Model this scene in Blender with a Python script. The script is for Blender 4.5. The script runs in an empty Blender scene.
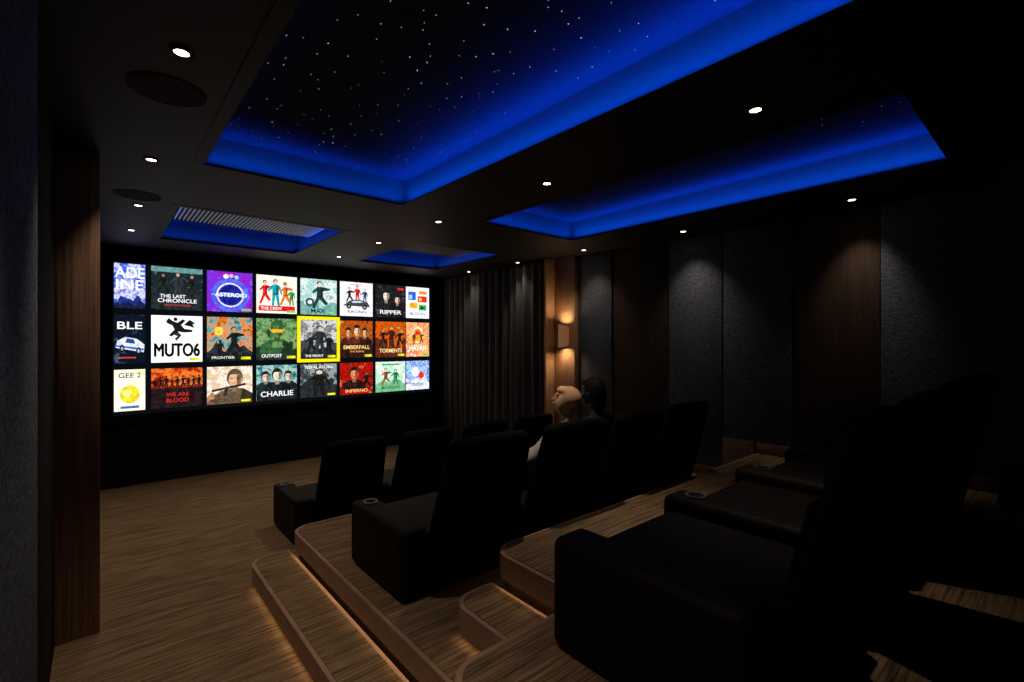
import bpy, bmesh, math, random
from mathutils import Vector, Matrix
random.seed(7)
C = bpy.context.scene.collection
SC = bpy.context.scene
try:
    SC.view_settings.view_transform = 'Standard'
    SC.view_settings.look = 'None'
except Exception as e:
    print(e)

CEIL = 2.80
D = 7.18
XR = 4.70

# ------------------------------------------------------------------ materials
def newmat(name):
    m = bpy.data.materials.new(name); m.use_nodes = True
    nt = m.node_tree
    for n in list(nt.nodes): nt.nodes.remove(n)
    out = nt.nodes.new('ShaderNodeOutputMaterial')
    return m, nt, out

def plain(name, col, rough=0.6, metal=0.0, spec=0.5, emit=None, es=0.0, noise=0.0, nscale=40.0, bump=0.0):
    m, nt, out = newmat(name)
    b = nt.nodes.new('ShaderNodeBsdfPrincipled')
    b.inputs['Base Color'].default_value = (*col, 1)
    b.inputs['Roughness'].default_value = rough
    b.inputs['Metallic'].default_value = metal
    b.inputs['Specular IOR Level'].default_value = spec
    if emit:
        b.inputs['Emission Color'].default_value = (*emit, 1)
        b.inputs['Emission Strength'].default_value = es
    if noise > 0 or bump > 0:
        tc = nt.nodes.new('ShaderNodeTexCoord')
        n = nt.nodes.new('ShaderNodeTexNoise'); n.inputs['Scale'].default_value = nscale
        n.inputs['Detail'].default_value = 5
        nt.links.new(tc.outputs['Object'], n.inputs['Vector'])
        if noise > 0:
            r = nt.nodes.new('ShaderNodeValToRGB')
            r.color_ramp.elements[0].color = (*[c*(1-noise) for c in col], 1)
            r.color_ramp.elements[1].color = (*[min(1, c*(1+noise)) for c in col], 1)
            r.color_ramp.elements[0].position = .3; r.color_ramp.elements[1].position = .7
            nt.links.new(n.outputs['Fac'], r.inputs['Fac'])
            nt.links.new(r.outputs['Color'], b.inputs['Base Color'])
        if bump > 0:
            bp = nt.nodes.new('ShaderNodeBump'); bp.inputs['Strength'].default_value = bump
            bp.inputs['Distance'].default_value = .002
            nt.links.new(n.outputs['Fac'], bp.inputs['Height'])
            nt.links.new(bp.outputs['Normal'], b.inputs['Normal'])
    nt.links.new(b.outputs[0], out.inputs[0])
    return m

def streak(name, scale, c0, c1, rough=.8, bump=.3, p0=.35, p1=.65, spec=.3, dist=.003, detail=6, scale2=None):
    """stretched-noise material (wood grain, woven cloth, striped carpet)"""
    m, nt, out = newmat(name)
    L = nt.links.new
    b = nt.nodes.new('ShaderNodeBsdfPrincipled')
    b.inputs['Roughness'].default_value = rough
    b.inputs['Specular IOR Level'].default_value = spec
    tc = nt.nodes.new('ShaderNodeTexCoord')
    def nz(sc, det):
        mp = nt.nodes.new('ShaderNodeMapping'); mp.inputs['Scale'].default_value = sc
        n = nt.nodes.new('ShaderNodeTexNoise'); n.inputs['Scale'].default_value = 1.0
        n.inputs['Detail'].default_value = det; n.inputs['Roughness'].default_value = .65
        L(tc.outputs['Object'], mp.inputs['Vector']); L(mp.outputs[0], n.inputs['Vector'])
        return n
    n = nz(scale, detail)
    fac = n.outputs['Fac']
    if scale2:
        n2 = nz(scale2, 3)
        mx = nt.nodes.new('ShaderNodeMath'); mx.operation = 'ADD'
        L(n.outputs['Fac'], mx.inputs[0]); L(n2.outputs['Fac'], mx.inputs[1])
        h = nt.nodes.new('ShaderNodeMath'); h.operation = 'MULTIPLY'; h.inputs[1].default_value = .5
        L(mx.outputs[0], h.inputs[0]); fac = h.outputs[0]
    r = nt.nodes.new('ShaderNodeValToRGB')
    r.color_ramp.elements[0].color = (*c0, 1); r.color_ramp.elements[1].color = (*c1, 1)
    r.color_ramp.elements[0].position = p0; r.color_ramp.elements[1].position = p1
    L(fac, r.inputs['Fac']); L(r.outputs['Color'], b.inputs['Base Color'])
    bp = nt.nodes.new('ShaderNodeBump'); bp.inputs['Strength'].default_value = bump
    bp.inputs['Distance'].default_value = dist
    L(fac, bp.inputs['Height']); L(bp.outputs['Normal'], b.inputs['Normal'])
    L(b.outputs[0], out.inputs[0])
    return m

def emis(name, col, s, vary=0.0):
    m, nt, out = newmat(name)
    e = nt.nodes.new('ShaderNodeEmission'); e.inputs[0].default_value = (*col, 1); e.inputs[1].default_value = s
    if vary > 0:   # printed-image mottling on the displayed picture
        tc = nt.nodes.new('ShaderNodeTexCoord'); n = nt.nodes.new('ShaderNodeTexNoise')
        n.inputs['Scale'].default_value = 17; n.inputs['Detail'].default_value = 8; n.inputs['Roughness'].default_value = .75
        nt.links.new(tc.outputs['Object'], n.inputs['Vector'])
        r = nt.nodes.new('ShaderNodeValToRGB')
        r.color_ramp.elements[0].position = .38; r.color_ramp.elements[1].position = .62
        r.color_ramp.elements[0].color = (*[c*(1-vary) for c in col], 1)
        r.color_ramp.elements[1].color = (*[min(1, c*(1+vary)+.03*vary) for c in col], 1)
        nt.links.new(n.outputs['Fac'], r.inputs['Fac']); nt.links.new(r.outputs[0], e.inputs[0])
    nt.links.new(e.outputs[0], out.inputs[0]); return m

M_carpet = streak('striped_carpet', (1.8, 70, 2), (.048, .031, .018), (.40, .265, .15), rough=.95, bump=.6, p0=.37, p1=.64, spec=.1, detail=4, scale2=(4.5, 150, 2))
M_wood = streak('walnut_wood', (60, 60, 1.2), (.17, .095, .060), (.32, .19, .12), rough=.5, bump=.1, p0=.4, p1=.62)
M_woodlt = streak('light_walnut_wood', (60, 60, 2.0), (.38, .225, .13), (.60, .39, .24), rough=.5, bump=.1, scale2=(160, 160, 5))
M_wooddk = streak('dark_walnut_wood', (50, 50, 2.0), (.034, .020, .014), (.060, .036, .025), rough=.65, bump=.1, spec=.2)
M_skirt = streak('skirting_wood', (6, 6, 60), (.13, .075, .05), (.20, .12, .085), rough=.6, bump=.1)
M_nosing = streak('nosing_wood', (6, 6, 60), (.35, .205, .135), (.47, .29, .20), rough=.55, bump=.1)
M_fabric = streak('woven_wall_fabric', (30, 30, 110), (.014, .018, .026), (.165, .19, .24), rough=.95, bump=.9, spec=.1, p0=.33, p1=.67, dist=.005, detail=2, scale2=(190, 190, 48))
M_black = plain('matte_black', (.006, .006, .006), .8, spec=.2, noise=.3)
M_blackwall = plain('black_wall_paint', (.010, .009, .009), .85, spec=.2, noise=.3, nscale=8)
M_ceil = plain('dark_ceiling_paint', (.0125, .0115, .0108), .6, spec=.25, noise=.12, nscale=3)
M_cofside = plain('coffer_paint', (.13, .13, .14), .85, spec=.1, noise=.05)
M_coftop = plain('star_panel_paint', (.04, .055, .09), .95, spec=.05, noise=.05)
M_leather = plain('black_leather', (.0085, .0062, .0042), .6, spec=.13, noise=.25, nscale=12, bump=.25)
M_leather2 = plain('black_leather_shell', (.0032, .003, .0028), .75, spec=.07, noise=.25, nscale=12, bump=.2)
M_chrome = plain('brushed_metal', (.45, .43, .40), .4, metal=1.0)
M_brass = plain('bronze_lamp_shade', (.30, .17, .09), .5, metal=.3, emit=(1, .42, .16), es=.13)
M_curtain = plain('charcoal_curtain', (.135, .135, .140), .95, spec=.1, noise=.25, nscale=60, bump=.3)
M_lamp = emis('lamp_lens', (1.0, .80, .55), 9)
M_star = emis('fibre_star', (.85, .92, 1.0), 3.2)
M_slat = plain('white_slat', (.42, .44, .50), .6, emit=(.75, .85, 1), es=.07)  # slight emission stands in for white light on the slats; no lamp behind
M_slat2 = plain('tan_slat', (.07, .06, .05), .6, emit=(1, .85, .7), es=.008)  # faint emission paints light onto these slats too, they are no source
M_spk = plain('speaker_mesh', (.0155, .0145, .0135), .9, noise=.4, nscale=300)

# ------------------------------------------------------------------ helpers
def link(o, parent=None):
    C.objects.link(o)
    if parent: o.parent = parent
    return o

def mkobj(name, verts, faces, mats, parent=None, loc=(0, 0, 0), midx=None, smooth=None):
    me = bpy.data.meshes.new(name)
    me.from_pydata([tuple(v) for v in verts], [], faces)
    for m in (mats if isinstance(mats, (list, tuple)) else [mats]): me.materials.append(m)
    if midx:
        for p, i in zip(me.polygons, midx): p.material_index = i
    me.validate(); 
    if smooth is not None:
        for p in me.polygons: p.use_smooth = True
        me.set_sharp_from_angle(angle=math.radians(smooth))
    me.update()
    o = bpy.data.objects.new(name, me); o.location = loc
    return link(o, parent)

def bm_obj(name, bm, mat, parent=None, loc=(0, 0, 0), smooth=35):
    me = bpy.data.meshes.new(name); bm.to_mesh(me); bm.free()
    for m in (mat if isinstance(mat, (list, tuple)) else [mat]): me.materials.append(m)
    if smooth is not None:
        for p in me.polygons: p.use_smooth = True
        me.set_sharp_from_angle(angle=math.radians(smooth))
    o = bpy.data.objects.new(name, me); o.location = loc
    return link(o, parent)

def box(name, a, b, mat, parent=None, bev=0.0, origin=None, seg=2, hollow=False):
    """box from corner a to corner b; origin = base centre"""
    a = Vector(a); b = Vector(b)
    if origin is None:
        origin = Vector(((a.x+b.x)/2, (a.y+b.y)/2, a.z)) if parent is None else Vector((0, 0, 0))
    bm = bmesh.new(); bmesh.ops.create_cube(bm, size=1)
    if hollow:
        bmesh.ops.delete(bm, geom=[f for f in bm.faces if abs(f.normal.z) > .9], context='FACES')
    for v in bm.verts:
        v.co = Vector(((a.x+b.x)/2+v.co.x*(b.x-a.x), (a.y+b.y)/2+v.co.y*(b.y-a.y), (a.z+b.z)/2+v.co.z*(b.z-a.z)))-origin
    if bev > 0:
        bmesh.ops.bevel(bm, geom=bm.edges[:], offset=bev, segments=seg, affect='EDGES', profile=.5)
    return bm_obj(name, bm, mat, parent, origin, 35)

def rbox(hx, hy, hz, r, n=3, m=6, puff=(0, 0, 0)):
    bm = bmesh.new()
    H = (hx, hy, hz)
    def co(h):
        e = [r*math.tan(math.radians(45*k/n)) for k in range(n+1)]
        inner = h-r
        mid = [-inner+2*inner*k/m for k in range(m+1)]
        return [-(inner+x) for x in reversed(e[1:])]+mid+[inner+x for x in e[1:]]
    cs = [co(h) for h in H]
    for ax in range(3):
        u, v = [(1, 2), (2, 0), (0, 1)][ax]
        for s in (-1, 1):
            grid = []
            for a in cs[u]:
                row = []
                for b in cs[v]:
                    p = [0, 0, 0]; p[ax] = s*H[ax]; p[u] = a; p[v] = b
                    q = [max(-(H[i]-r), min(H[i]-r, p[i])) for i in range(3)]
                    d = Vector([p[i]-q[i] for i in range(3)]); d.normalize()
                    P = Vector(q)+d*r
                    nx, ny, nz = [min(1, abs(P[i])/H[i]) for i in range(3)]
                    P.x += (1 if P.x > 0 else -1)*puff[0]*(1-ny**2)*(1-nz**2)*nx
                    P.y += (1 if P.y > 0 else -1)*puff[1]*(1-nx**2)*(1-nz**2)*ny
                    P.z += (1 if P.z > 0 else -1)*puff[2]*(1-nx**2)*(1-ny**2)*nz
                    row.append(bm.verts.new(P))
                grid.append(row)
            for i in range(len(grid)-1):
                for j in range(len(grid[0])-1):
                    f = [grid[i][j], grid[i+1][j], grid[i+1][j+1], grid[i][j+1]]
                    if s < 0: f.reverse()
                    bm.faces.new(f)
    bmesh.ops.remove_doubles(bm, verts=bm.verts[:], dist=1e-5)
    bmesh.ops.recalc_face_normals(bm, faces=bm.faces[:])
    return bm

def rb(name, center, half, r, mat, parent, puff=(0, 0, 0), rotx=0, n=3, m=6):
    bm = rbox(*half, r, n, m, puff)
    M = Matrix.Translation(center) @ Matrix.Rotation(rotx, 4, 'X')
    bm.transform(M)
    return bm_obj(name, bm, mat, parent, (0, 0, 0), 60)

def empty(name, loc, label=None, cat=None, group=None):
    e = bpy.data.objects.new(name, None); e.location = loc; e.empty_display_size = .1
    C.objects.link(e)
    tag(e, label, cat, group); return e

def tag(o, label=None, cat=None, group=None, kind=None):
    if label: o['label'] = label
    if cat: o['category'] = cat
    if group: o['group'] = group
    if kind: o['kind'] = kind
    return o

def structure(o, label=None):
    o['kind'] = 'structure'
    if label: o['label'] = label
    return o

def cyl_bm(r, z0, z1, seg=32, r2=None):
    bm = bmesh.new()
    bmesh.ops.create_cone(bm, cap_ends=True, segments=seg, radius1=r, radius2=(r if r2 is None else r2), depth=z1-z0)
    bmesh.ops.translate(bm, verts=bm.verts[:], vec=(0, 0, (z0+z1)/2)); return bm

def ring(r0, r1, z0, z1, seg=40):
    V = []; F = []
    for k in range(seg):
        a = 2*math.pi*k/seg; c, s = math.cos(a), math.sin(a)
        V += [(r0*c, r0*s, z0), (r1*c, r1*s, z0), (r1*c, r1*s, z1), (r0*c, r0*s, z1)]
    for k in range(seg):
        i = 4*k; j = 4*((k+1) % seg)
        for a in range(4):
            b = (a+1) % 4
            F.append((i+a, j+a, j+b, i+b))
    return V, F

def rounded(poly):
    out = []; n = len(poly)
    for i, (x, y, r) in enumerate(poly):
        if r <= 0: out.append(Vector((x, y))); continue
        p = Vector((x, y)); a = Vector(poly[i-1][:2]); b = Vector(poly[(i+1) % n][:2])
        da = (a-p).normalized(); db = (b-p).normalized()
        c = p+da*r+db*r
        for k in range(13):
            t = k/12*math.pi/2
            out.append(c-db*r*math.cos(t)-da*r*math.sin(t))
    return out

def inset(poly, d):
    out = []; n = len(poly)
    for i, (x, y, r) in enumerate(poly):
        p = Vector((x, y)); a = Vector(poly[i-1][:2]); b = Vector(poly[(i+1) % n][:2])
        e1 = (p-a).normalized(); e2 = (b-p).normalized()
        n1 = Vector((-e1.y, e1.x)); n2 = Vector((-e2.y, e2.x))
        q = p+n1*d+n2*d
        out.append((q.x, q.y, max(0.0, r-d) if r > 0 else 0))
    return out

def prism(name, poly, z0, z1, mat, parent, org, bev=0):
    pts = rounded(poly); n = len(pts)
    V = [(p.x-org[0], p.y-org[1], z0-org[2]) for p in pts]+[(p.x-org[0], p.y-org[1], z1-org[2]) for p in pts]
    F = [tuple(range(n, 2*n)), tuple(reversed(range(n)))]
    for i in range(n):
        j = (i+1) % n; F.append((i, j, n+j, n+i))
    return mkobj(name, V, F, mat, parent, smooth=30)

NH = .120
def tier(name, poly, z0, zt, label, cat):
    xs = [p[0] for p in poly]; ys = [p[1] for p in poly]
    org = ((min(xs)+max(xs))/2, (min(ys)+max(ys))/2, z0)
    e = empty(name, org, label, cat)
    prism('base', inset(poly, .03), z0, zt-NH, M_wooddk, e, org)
    prism('nosing', poly, zt-NH, zt-.002, M_nosing, e, org)
    prism('carpet', inset(poly, .022), zt-.002, zt+.002, M_carpet, e, org)
    return e

def strip(loc, length, axis, tilt, power, col=(1, .62, .30), up=False, w=.012, spread=180):
    l = bpy.data.lights.new('led_strip_light', 'AREA'); l.shape = 'RECTANGLE'
    l.size = length if axis == 'X' else w
    l.size_y = w if axis == 'X' else length
    l.energy = power; l.color = col; l.spread = math.radians(spread)
    o = bpy.data.objects.new('led_strip_light', l); o.location = loc
    R = Matrix.Identity(4)
    if up: R = Matrix.Rotation(math.pi, 4, 'X' if axis == 'X' else 'Y')
    T = Matrix.Rotation(tilt, 4, 'Y' if axis == 'Y' else 'X')
    o.rotation_euler = (T @ R).to_euler()
    C.objects.link(o); return o

# ------------------------------------------------------------------ room shell
structure(box('floor', (-.45, -.6, -.1), (4.9, 7.4, 0), M_carpet), 'striped tan-brown carpet floor')
structure(box('wall_front', (-.45, D, 0), (4.9, D+.2, CEIL+.4), M_blackwall), 'matte black screen wall')
structure(box('wall_back', (-.45, -.7, 0), (4.9, -.6, CEIL+.4), M_blackwall), 'black back wall')
structure(box('wall_left', (-.45, -.6, 0), (-.252, D, CEIL+.4), M_blackwall), 'black side wall')
structure(box('wall_right', (XR+.052, -.6, 0), (XR+.25, D, CEIL+.4), M_blackwall), 'dark side wall')

COF = [(.43, .28, 1.91, 3.57), (2.63, .42, 3.97, 3.60), (.43, 4.68, 1.91, 6.42), (2.63, 4.68, 3.97, 6.42)]
DEP = .21
xs = sorted({-.45, 4.9} | {c[0] for c in COF} | {c[2] for c in COF})
ys = sorted({-.6, D+.0} | {c[1] for c in COF} | {c[3] for c in COF})
def incof(x, y):
    return any(c[0] < x < c[2] and c[1] < y < c[3] for c in COF)
V = []; F = []; mi = []
def quad(p, m=0):
    i = len(V); V.extend(p); F.append((i, i+1, i+2, i+3)); mi.append(m)
for i in range(len(xs)-1):
    for j in range(len(ys)-1):
        x0, x1, y0, y1 = xs[i], xs[i+1], ys[j], ys[j+1]
        if not incof((x0+x1)/2, (y0+y1)/2):
            quad([(x0, y0, CEIL), (x0, y1, CEIL), (x1, y1, CEIL), (x1, y0, CEIL)])
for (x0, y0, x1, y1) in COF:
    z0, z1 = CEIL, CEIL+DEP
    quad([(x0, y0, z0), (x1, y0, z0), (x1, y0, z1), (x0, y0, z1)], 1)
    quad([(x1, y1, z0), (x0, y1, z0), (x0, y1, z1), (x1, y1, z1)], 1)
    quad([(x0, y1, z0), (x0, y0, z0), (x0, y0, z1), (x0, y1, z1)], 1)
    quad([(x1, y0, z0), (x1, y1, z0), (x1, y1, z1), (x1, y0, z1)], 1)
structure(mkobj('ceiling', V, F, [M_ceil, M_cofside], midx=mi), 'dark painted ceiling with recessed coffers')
structure(box('ceiling', (-.45, -.6, CEIL+DEP+.03), (4.9, D, CEIL+DEP+.1), M_black), 'upper slab above the coffers')

BLUE = (.0, .085, 1.0)
for ci, (x0, y0, x1, y1) in enumerate(COF):
    cx, cy = (x0+x1)/2, (y0+y1)/2
    e = empty('star_ceiling_panel' if ci < 2 else 'cove_ceiling_panel', (cx, cy, CEIL+DEP),
              'raised coffer panel glowing blue with tiny fibre-optic stars' if ci < 2 else 'raised coffer panel with blue cove glow',
              'ceiling panel', 'raised coffer panels')
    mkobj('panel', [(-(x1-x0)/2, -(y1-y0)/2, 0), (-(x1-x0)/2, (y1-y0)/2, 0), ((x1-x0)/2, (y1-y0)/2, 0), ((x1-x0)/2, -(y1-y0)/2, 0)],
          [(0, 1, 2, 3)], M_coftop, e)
    w = .060
    V = []; F = []
    o4 = [(x0, y0), (x1, y0), (x1, y1), (x0, y1)]; i4 = [(x0+w, y0+w), (x1-w, y0+w), (x1-w, y1-w), (x0+w, y1-w)]
    for zz in (CEIL-.003, CEIL+.003):
        V += [(x-cx, y-cy, zz-CEIL-DEP) for x, y in o4]+[(x-cx, y-cy, zz-CEIL-DEP) for x, y in i4]
    for k in range(4):
        j = (k+1) % 4
        F += [(k, k+4, j+4, j), (8+k, 8+j, 8+j+4, 8+k+4), (k+4, k+12, j+12, j+4), (k, j, j+8, k+8)]
    mkobj('rim_lip', V, F, M_ceil, e)
    zl = CEIL+.010; ww = .052
    P = 3.9 if ci < 2 else 1.9
    pl, pr, pn, pf = (.01, 1.0, .03, .55) if ci < 2 else (.3, .8, .3, .6)
    lx, ly = x1-x0-.13, y1-y0-.13
    strip((x0+ww, cy, zl), ly, 'Y', .0, P*ly*pl, BLUE, up=True, w=.012, spread=140)
    strip((x1-ww, cy, zl), ly, 'Y', -.08, P*ly*pr, BLUE, up=True, w=.012, spread=146)
    strip((cx, y0+ww, zl), lx, 'X', -.0, P*lx*pn, BLUE, up=True, w=.012, spread=140)
    strip((cx, y1-ww, zl), lx, 'X', .0, P*lx*pf, BLUE, up=True, w=.012, spread=140)
    if ci < 2:
        V = []; F = []
        gx, gy = (13, 26) if ci == 0 else (9, 18)
        for a in range(gx):
            for b in range(gy):
                if random.random() < .18: continue
                sx = -(x1-x0)/2+.08+(x1-x0-.16)*(a+random.uniform(.05, .95))/gx
                sy = -(y1-y0)/2+.08+(y1-y0-.16)*(b+random.uniform(.05, .95))/gy
                r = random.choice([.0010, .0011, .0012, .0015]); i = len(V)
                for q in range(8):
                    t = q*math.pi/4; V.append((sx+r*math.cos(t), sy+r*math.sin(t), -.002))
                F.append(tuple(reversed(range(i, i+8))))
        tag(mkobj('star_lights', V, F, M_star, e), 'tiny white fibre-optic star points')
    else:
        g = empty('air_vent_grille', (cx, 5.38, CEIL+.10), 'long slatted ceiling air grille inside the coffer', 'vent', 'ceiling air grilles')
        hx = (x1-x0)/2-.075; hy = .36
        V = []; F = []
        def bx(a, b):
            i = len(V)
            for zz in (a[2], b[2]):
                V.extend([(a[0], a[1], zz), (b[0], a[1], zz), (b[0], b[1], zz), (a[0], b[1], zz)])
            F.extend([(i, i+3, i+2, i+1), (i+4, i+5, i+6, i+7), (i, i+1, i+5, i+4), (i+1, i+2, i+6, i+5), (i+2, i+3, i+7, i+6), (i+3, i, i+4, i+7)])
        ns = 38
        for k in range(ns):
            xx = -hx+2*hx*(k+.5)/ns
            bx((xx-.0065, -hy, 0), (xx+.0065, hy, .010))
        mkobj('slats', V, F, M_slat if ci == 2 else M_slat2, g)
        V = []; F = []
        bx((-hx-.015, -hy-.02, 0), (hx+.015, -hy, .025)); bx((-hx-.015, hy, 0), (hx+.015, hy+.02, .025))
        bx((-hx-.015, -hy, 0), (-hx, hy, .025)); bx((hx, -hy, 0), (hx+.015, hy, .025))
        bx((-hx, -hy, .024), (hx, hy, .028))
        mkobj('grille_frame', V, F, M_black, g)
        for sx in (-hx+.02, hx-.02):
            for sy in (-hy+.02, hy-.02):
                box('hanger_rod', (sx-.005, sy-.005, .028), (sx+.005, sy+.005, .108), M_black, g)

# ------------------------------------------------------------------ left side
def fpanel(y0, y1, z0, x_face, x_wall, mat, label, group, name='wall_panel', cat='wall panel', z1=CEIL-.01, bev=.006):
    a = (min(x_face, x_wall), y0, z0); b = (max(x_face, x_wall), y1, z1)
    o = box(name, a, b, mat, bev=bev)
    tag(o, label, cat, group); return o
fpanel(-.55, 2.0, .12, -.14, -.25, M_fabric, 'charcoal woven acoustic wall panel beside the aisle', 'acoustic wall panels', 'acoustic_panel')
fpanel(2.75, 3.66, 0, -.19, -.25, M_black, 'matte black wall panel beside the wooden pilaster', 'acoustic wall panels', 'acoustic_panel')
structure(box('baseboard_left', (-.25, -.55, 0), (-.125, 2.02, .12), M_wooddk, bev=.004), 'dark wood baseboard')
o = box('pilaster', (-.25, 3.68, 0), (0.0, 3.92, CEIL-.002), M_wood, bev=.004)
tag(o, 'tall walnut wood pilaster beside the aisle', 'pilaster')

# ------------------------------------------------------------------ right side
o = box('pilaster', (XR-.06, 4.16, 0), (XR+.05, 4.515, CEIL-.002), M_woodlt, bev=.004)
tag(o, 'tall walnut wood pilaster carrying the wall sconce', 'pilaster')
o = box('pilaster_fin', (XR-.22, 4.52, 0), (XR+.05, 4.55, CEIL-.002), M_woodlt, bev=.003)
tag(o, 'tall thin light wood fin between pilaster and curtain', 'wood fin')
FX = XR; WX = XR+.022
def rp(y0, y1, z, fab):
    if fab:
        fpanel(y0+.006, y1-.006, z+.11, FX, XR+.05, M_fabric, 'charcoal woven acoustic wall panel above the seating tier', 'acoustic wall panels', 'acoustic_panel')
    else:
        fpanel(y0+.002, y1-.002, z+.11, WX, XR+.05, M_wooddk, 'recessed dark walnut wall panel', 'walnut wall panels', 'wood_panel')
rp(3.61, 4.15, .32, True)
rp(2.85, 3.61, .32, False)
rp(2.25, 2.85, .32, True)
rp(1.62, 2.25, .64, True)
rp(.98, 1.62, .64, False)
rp(.30, .98, .64, True)
structure(box('baseboard_right', (XR-.005, 2.252, .325), (XR+.05, 3.745, .425), M_skirt, bev=.004), 'wood baseboard on the middle tier')
structure(box('baseboard_right', (XR-.005, 1.945, .325), (XR+.05, 2.248, .745), M_skirt, bev=.004), 'tall wood skirting stepping up to the upper tier')
structure(box('baseboard_right', (XR-.005, .30, .645), (XR+.05, 1.925, .745), M_skirt, bev=.004), 'wood baseboard on the upper tier')
structure(box('wall_right_return', (4.30, -.6, .65), (XR+.05, .29, CEIL), M_fabric), 'fabric covered wall return')

def curtain():
    e = empty('curtain', (XR-.10, 5.84, 0), 'floor-length pleated charcoal curtain beside the screen', 'curtain')
    V = []; F = []; n = 460; y0, y1 = -1.26, 1.29; rows = 8
    for j in range(rows+1):
        z = .02+(CEIL-.05)*j/rows
        for i in range(n+1):
            t = i/n; y = y0+(y1-y0)*t
            ph = t*2*math.pi*16+.6*math.sin(t*23)+.25*math.sin(j*.6+t*9)
            amp = .055*(1-.15*j/rows)+.012*math.sin(t*37)
            x = amp*math.sin(ph)+.010*math.sin(2*ph+1)
            V.append((x, y+.012*math.cos(ph), z))
    for j in range(rows):
        for i in range(n):
            a = j*(n+1)+i; F.append((a, a+n+1, a+n+2, a+1))
    mkobj('cloth', V, F, M_curtain, e, smooth=180)
    box('curtain_track', (-.03, -1.26, CEIL-.028), (.03, 1.30, CEIL-.002), M_black, e)
curtain()

def sconce():
    e = empty('wall_sconce', (XR-.062, 4.29, 1.62), 'compact bronze box wall sconce glowing warm on the pilaster', 'wall lamp')
    box('lamp_shade', (-.115, -.048, 0), (-.035, .048, .29), M_brass, e, hollow=True)
    box('shade_edge', (-.119, -.052, .282), (-.031, .052, .294), M_chrome, e, hollow=True)
    box('shade_edge', (-.119, -.052, -.004), (-.031, .052, .008), M_chrome, e, hollow=True)
    box('wall_plate', (-.014, -.035, .05), (-.001, .035, .24), M_brass, e, bev=.003)
    box('bracket', (-.036, -.010, .13), (-.012, .010, .16), M_brass, e, bev=.002)
    mb = emis('sconce_bulb', (1, .7, .38), 6)
    for z in (.255, .035):
        b = cyl_bm(.033, z-.008, z+.008, 24); bmesh.ops.translate(b, verts=b.verts[:], vec=(-.075, 0, 0))
        bm_obj('bulb', b, mb, e)
    for z, up in ((.262, True), (.03, False)):
        l = bpy.data.lights.new('sconce_light', 'SPOT'); l.energy = 17; l.color = (1, .64, .34); l.spot_size = math.radians(150); l.spot_blend = 1; l.shadow_soft_size = .035
        o = bpy.data.objects.new('sconce_light', l); o.location = (-.085, 0, z)
        o.rotation_euler = (math.pi if up else 0, 0, 0); link(o, e)
sconce()

# ------------------------------------------------------------------ tiers and steps
PX = 1.51
P1 = [(1.065, 1.315, 0), (PX-.004, 1.315, 0), (PX-.004, 1.935, 0), (XR+.045, 1.935, 0), (XR+.045, 3.75, 0), (1.065, 3.75, .13)]
P2 = [(.82, -.58, 0), (XR+.045, -.58, 0), (XR+.045, 1.93, 0), (PX, 1.93, .13), (PX, 1.31, 0), (.82, 1.31, .13)]
tier('seating_platform', P1, 0, .32, 'carpeted seating tier with rounded wooden nosing, middle level', 'platform')
tier('seating_platform', P2, 0, .64, 'carpeted seating tier with rounded wooden nosing, upper level', 'platform')
tier('step', [(.79, 1.315, 0), (1.062, 1.315, 0), (1.062, 3.77, 0), (.79, 3.77, .13)], 0, .16, 'long carpeted side step with rounded nosing and warm light below', 'step')
tier('step', [(1.25, 1.315, 0), (PX-.005, 1.315, 0), (PX-.005, 1.91, 0), (1.25, 1.91, .12)], .325, .48, 'small carpeted corner step up to the upper tier', 'step')
h = NH+.006
strip((.79+.010, 2.5, .16-h), 2.3, 'Y', .5, .34)
strip((1.065+.010, 2.5, .32-h), 2.3, 'Y', .5, .44)
strip((1.25+.010, 1.6, .48-h), .5, 'Y', .5, .07)
strip((PX+.010, 1.6, .64-h), .5, 'Y', .5, .08)
strip((.82+.010, .4, .64-h), 1.7, 'Y', .5, 1.0)
strip((2.9, 3.75-.010, .32-h), 3.4, 'X', .5, .4)
strip((3.1, 1.93-.010, .64-h), 3.0, 'X', .5, .3)

# ------------------------------------------------------------------ downlights & speakers
LX = [.235, 2.36, 4.43]; LY = [.97, 2.37, 3.78, 5.03, 6.2]
proto = None
def downlight(x, y, power, size=78, soft=.03, tilt=0.0):
    e = empty('ceiling_downlight', (x, y, CEIL), 'small round recessed downlight glowing warm white', 'downlight', 'recessed ceiling downlights')
    global proto
    if proto is None:
        V, F = ring(.026, .040, -.006, .0)
        a = mkobj('trim_ring', V, F, M_black, e, smooth=40)
        b = bm_obj('lens', cyl_bm(.026, -.004, -.001, 32), M_lamp, e)
        proto = (a.data, b.data)
    else:
        for nme, d in zip(('trim_ring', 'lens'), proto):
            link(bpy.data.objects.new(nme, d), e)
    l = bpy.data.lights.new('downlight_beam', 'SPOT'); l.energy = power; l.color = (1, .80, .60)
    l.spot_size = math.radians(size); l.spot_blend = .9; l.shadow_soft_size = soft
    o = bpy.data.objects.new('downlight_beam', l); o.location = (0, 0, -.012); o.rotation_euler = (0, -tilt, 0); link(o, e)
for i, x in enumerate(LX):
    for j, y in enumerate(LY):
        yy = y
        if i == 0: yy = [.8, 2.2, 3.62, 4.91, 6.05][j]
        if i == 2: yy = [1.10, 2.52, 3.82, 5.03, 6.2][j]
        pw = 37; sz = 78; tl = 0; sf = .03
        if i == 0 and j < 2: pw = 42
        if i == 1 and j == 0: pw = 30; sz = 62
        if i == 1 and j == 1: pw = 46
        if i == 2:
            sf = .06
            pw, sz, tl = [(17, 64, .34), (18, 88, .14), (15, 90, .10), (11, 90, 0), (11, 90, 0)][j]
        downlight(x, yy, pw, sz, sf, tl)
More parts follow.
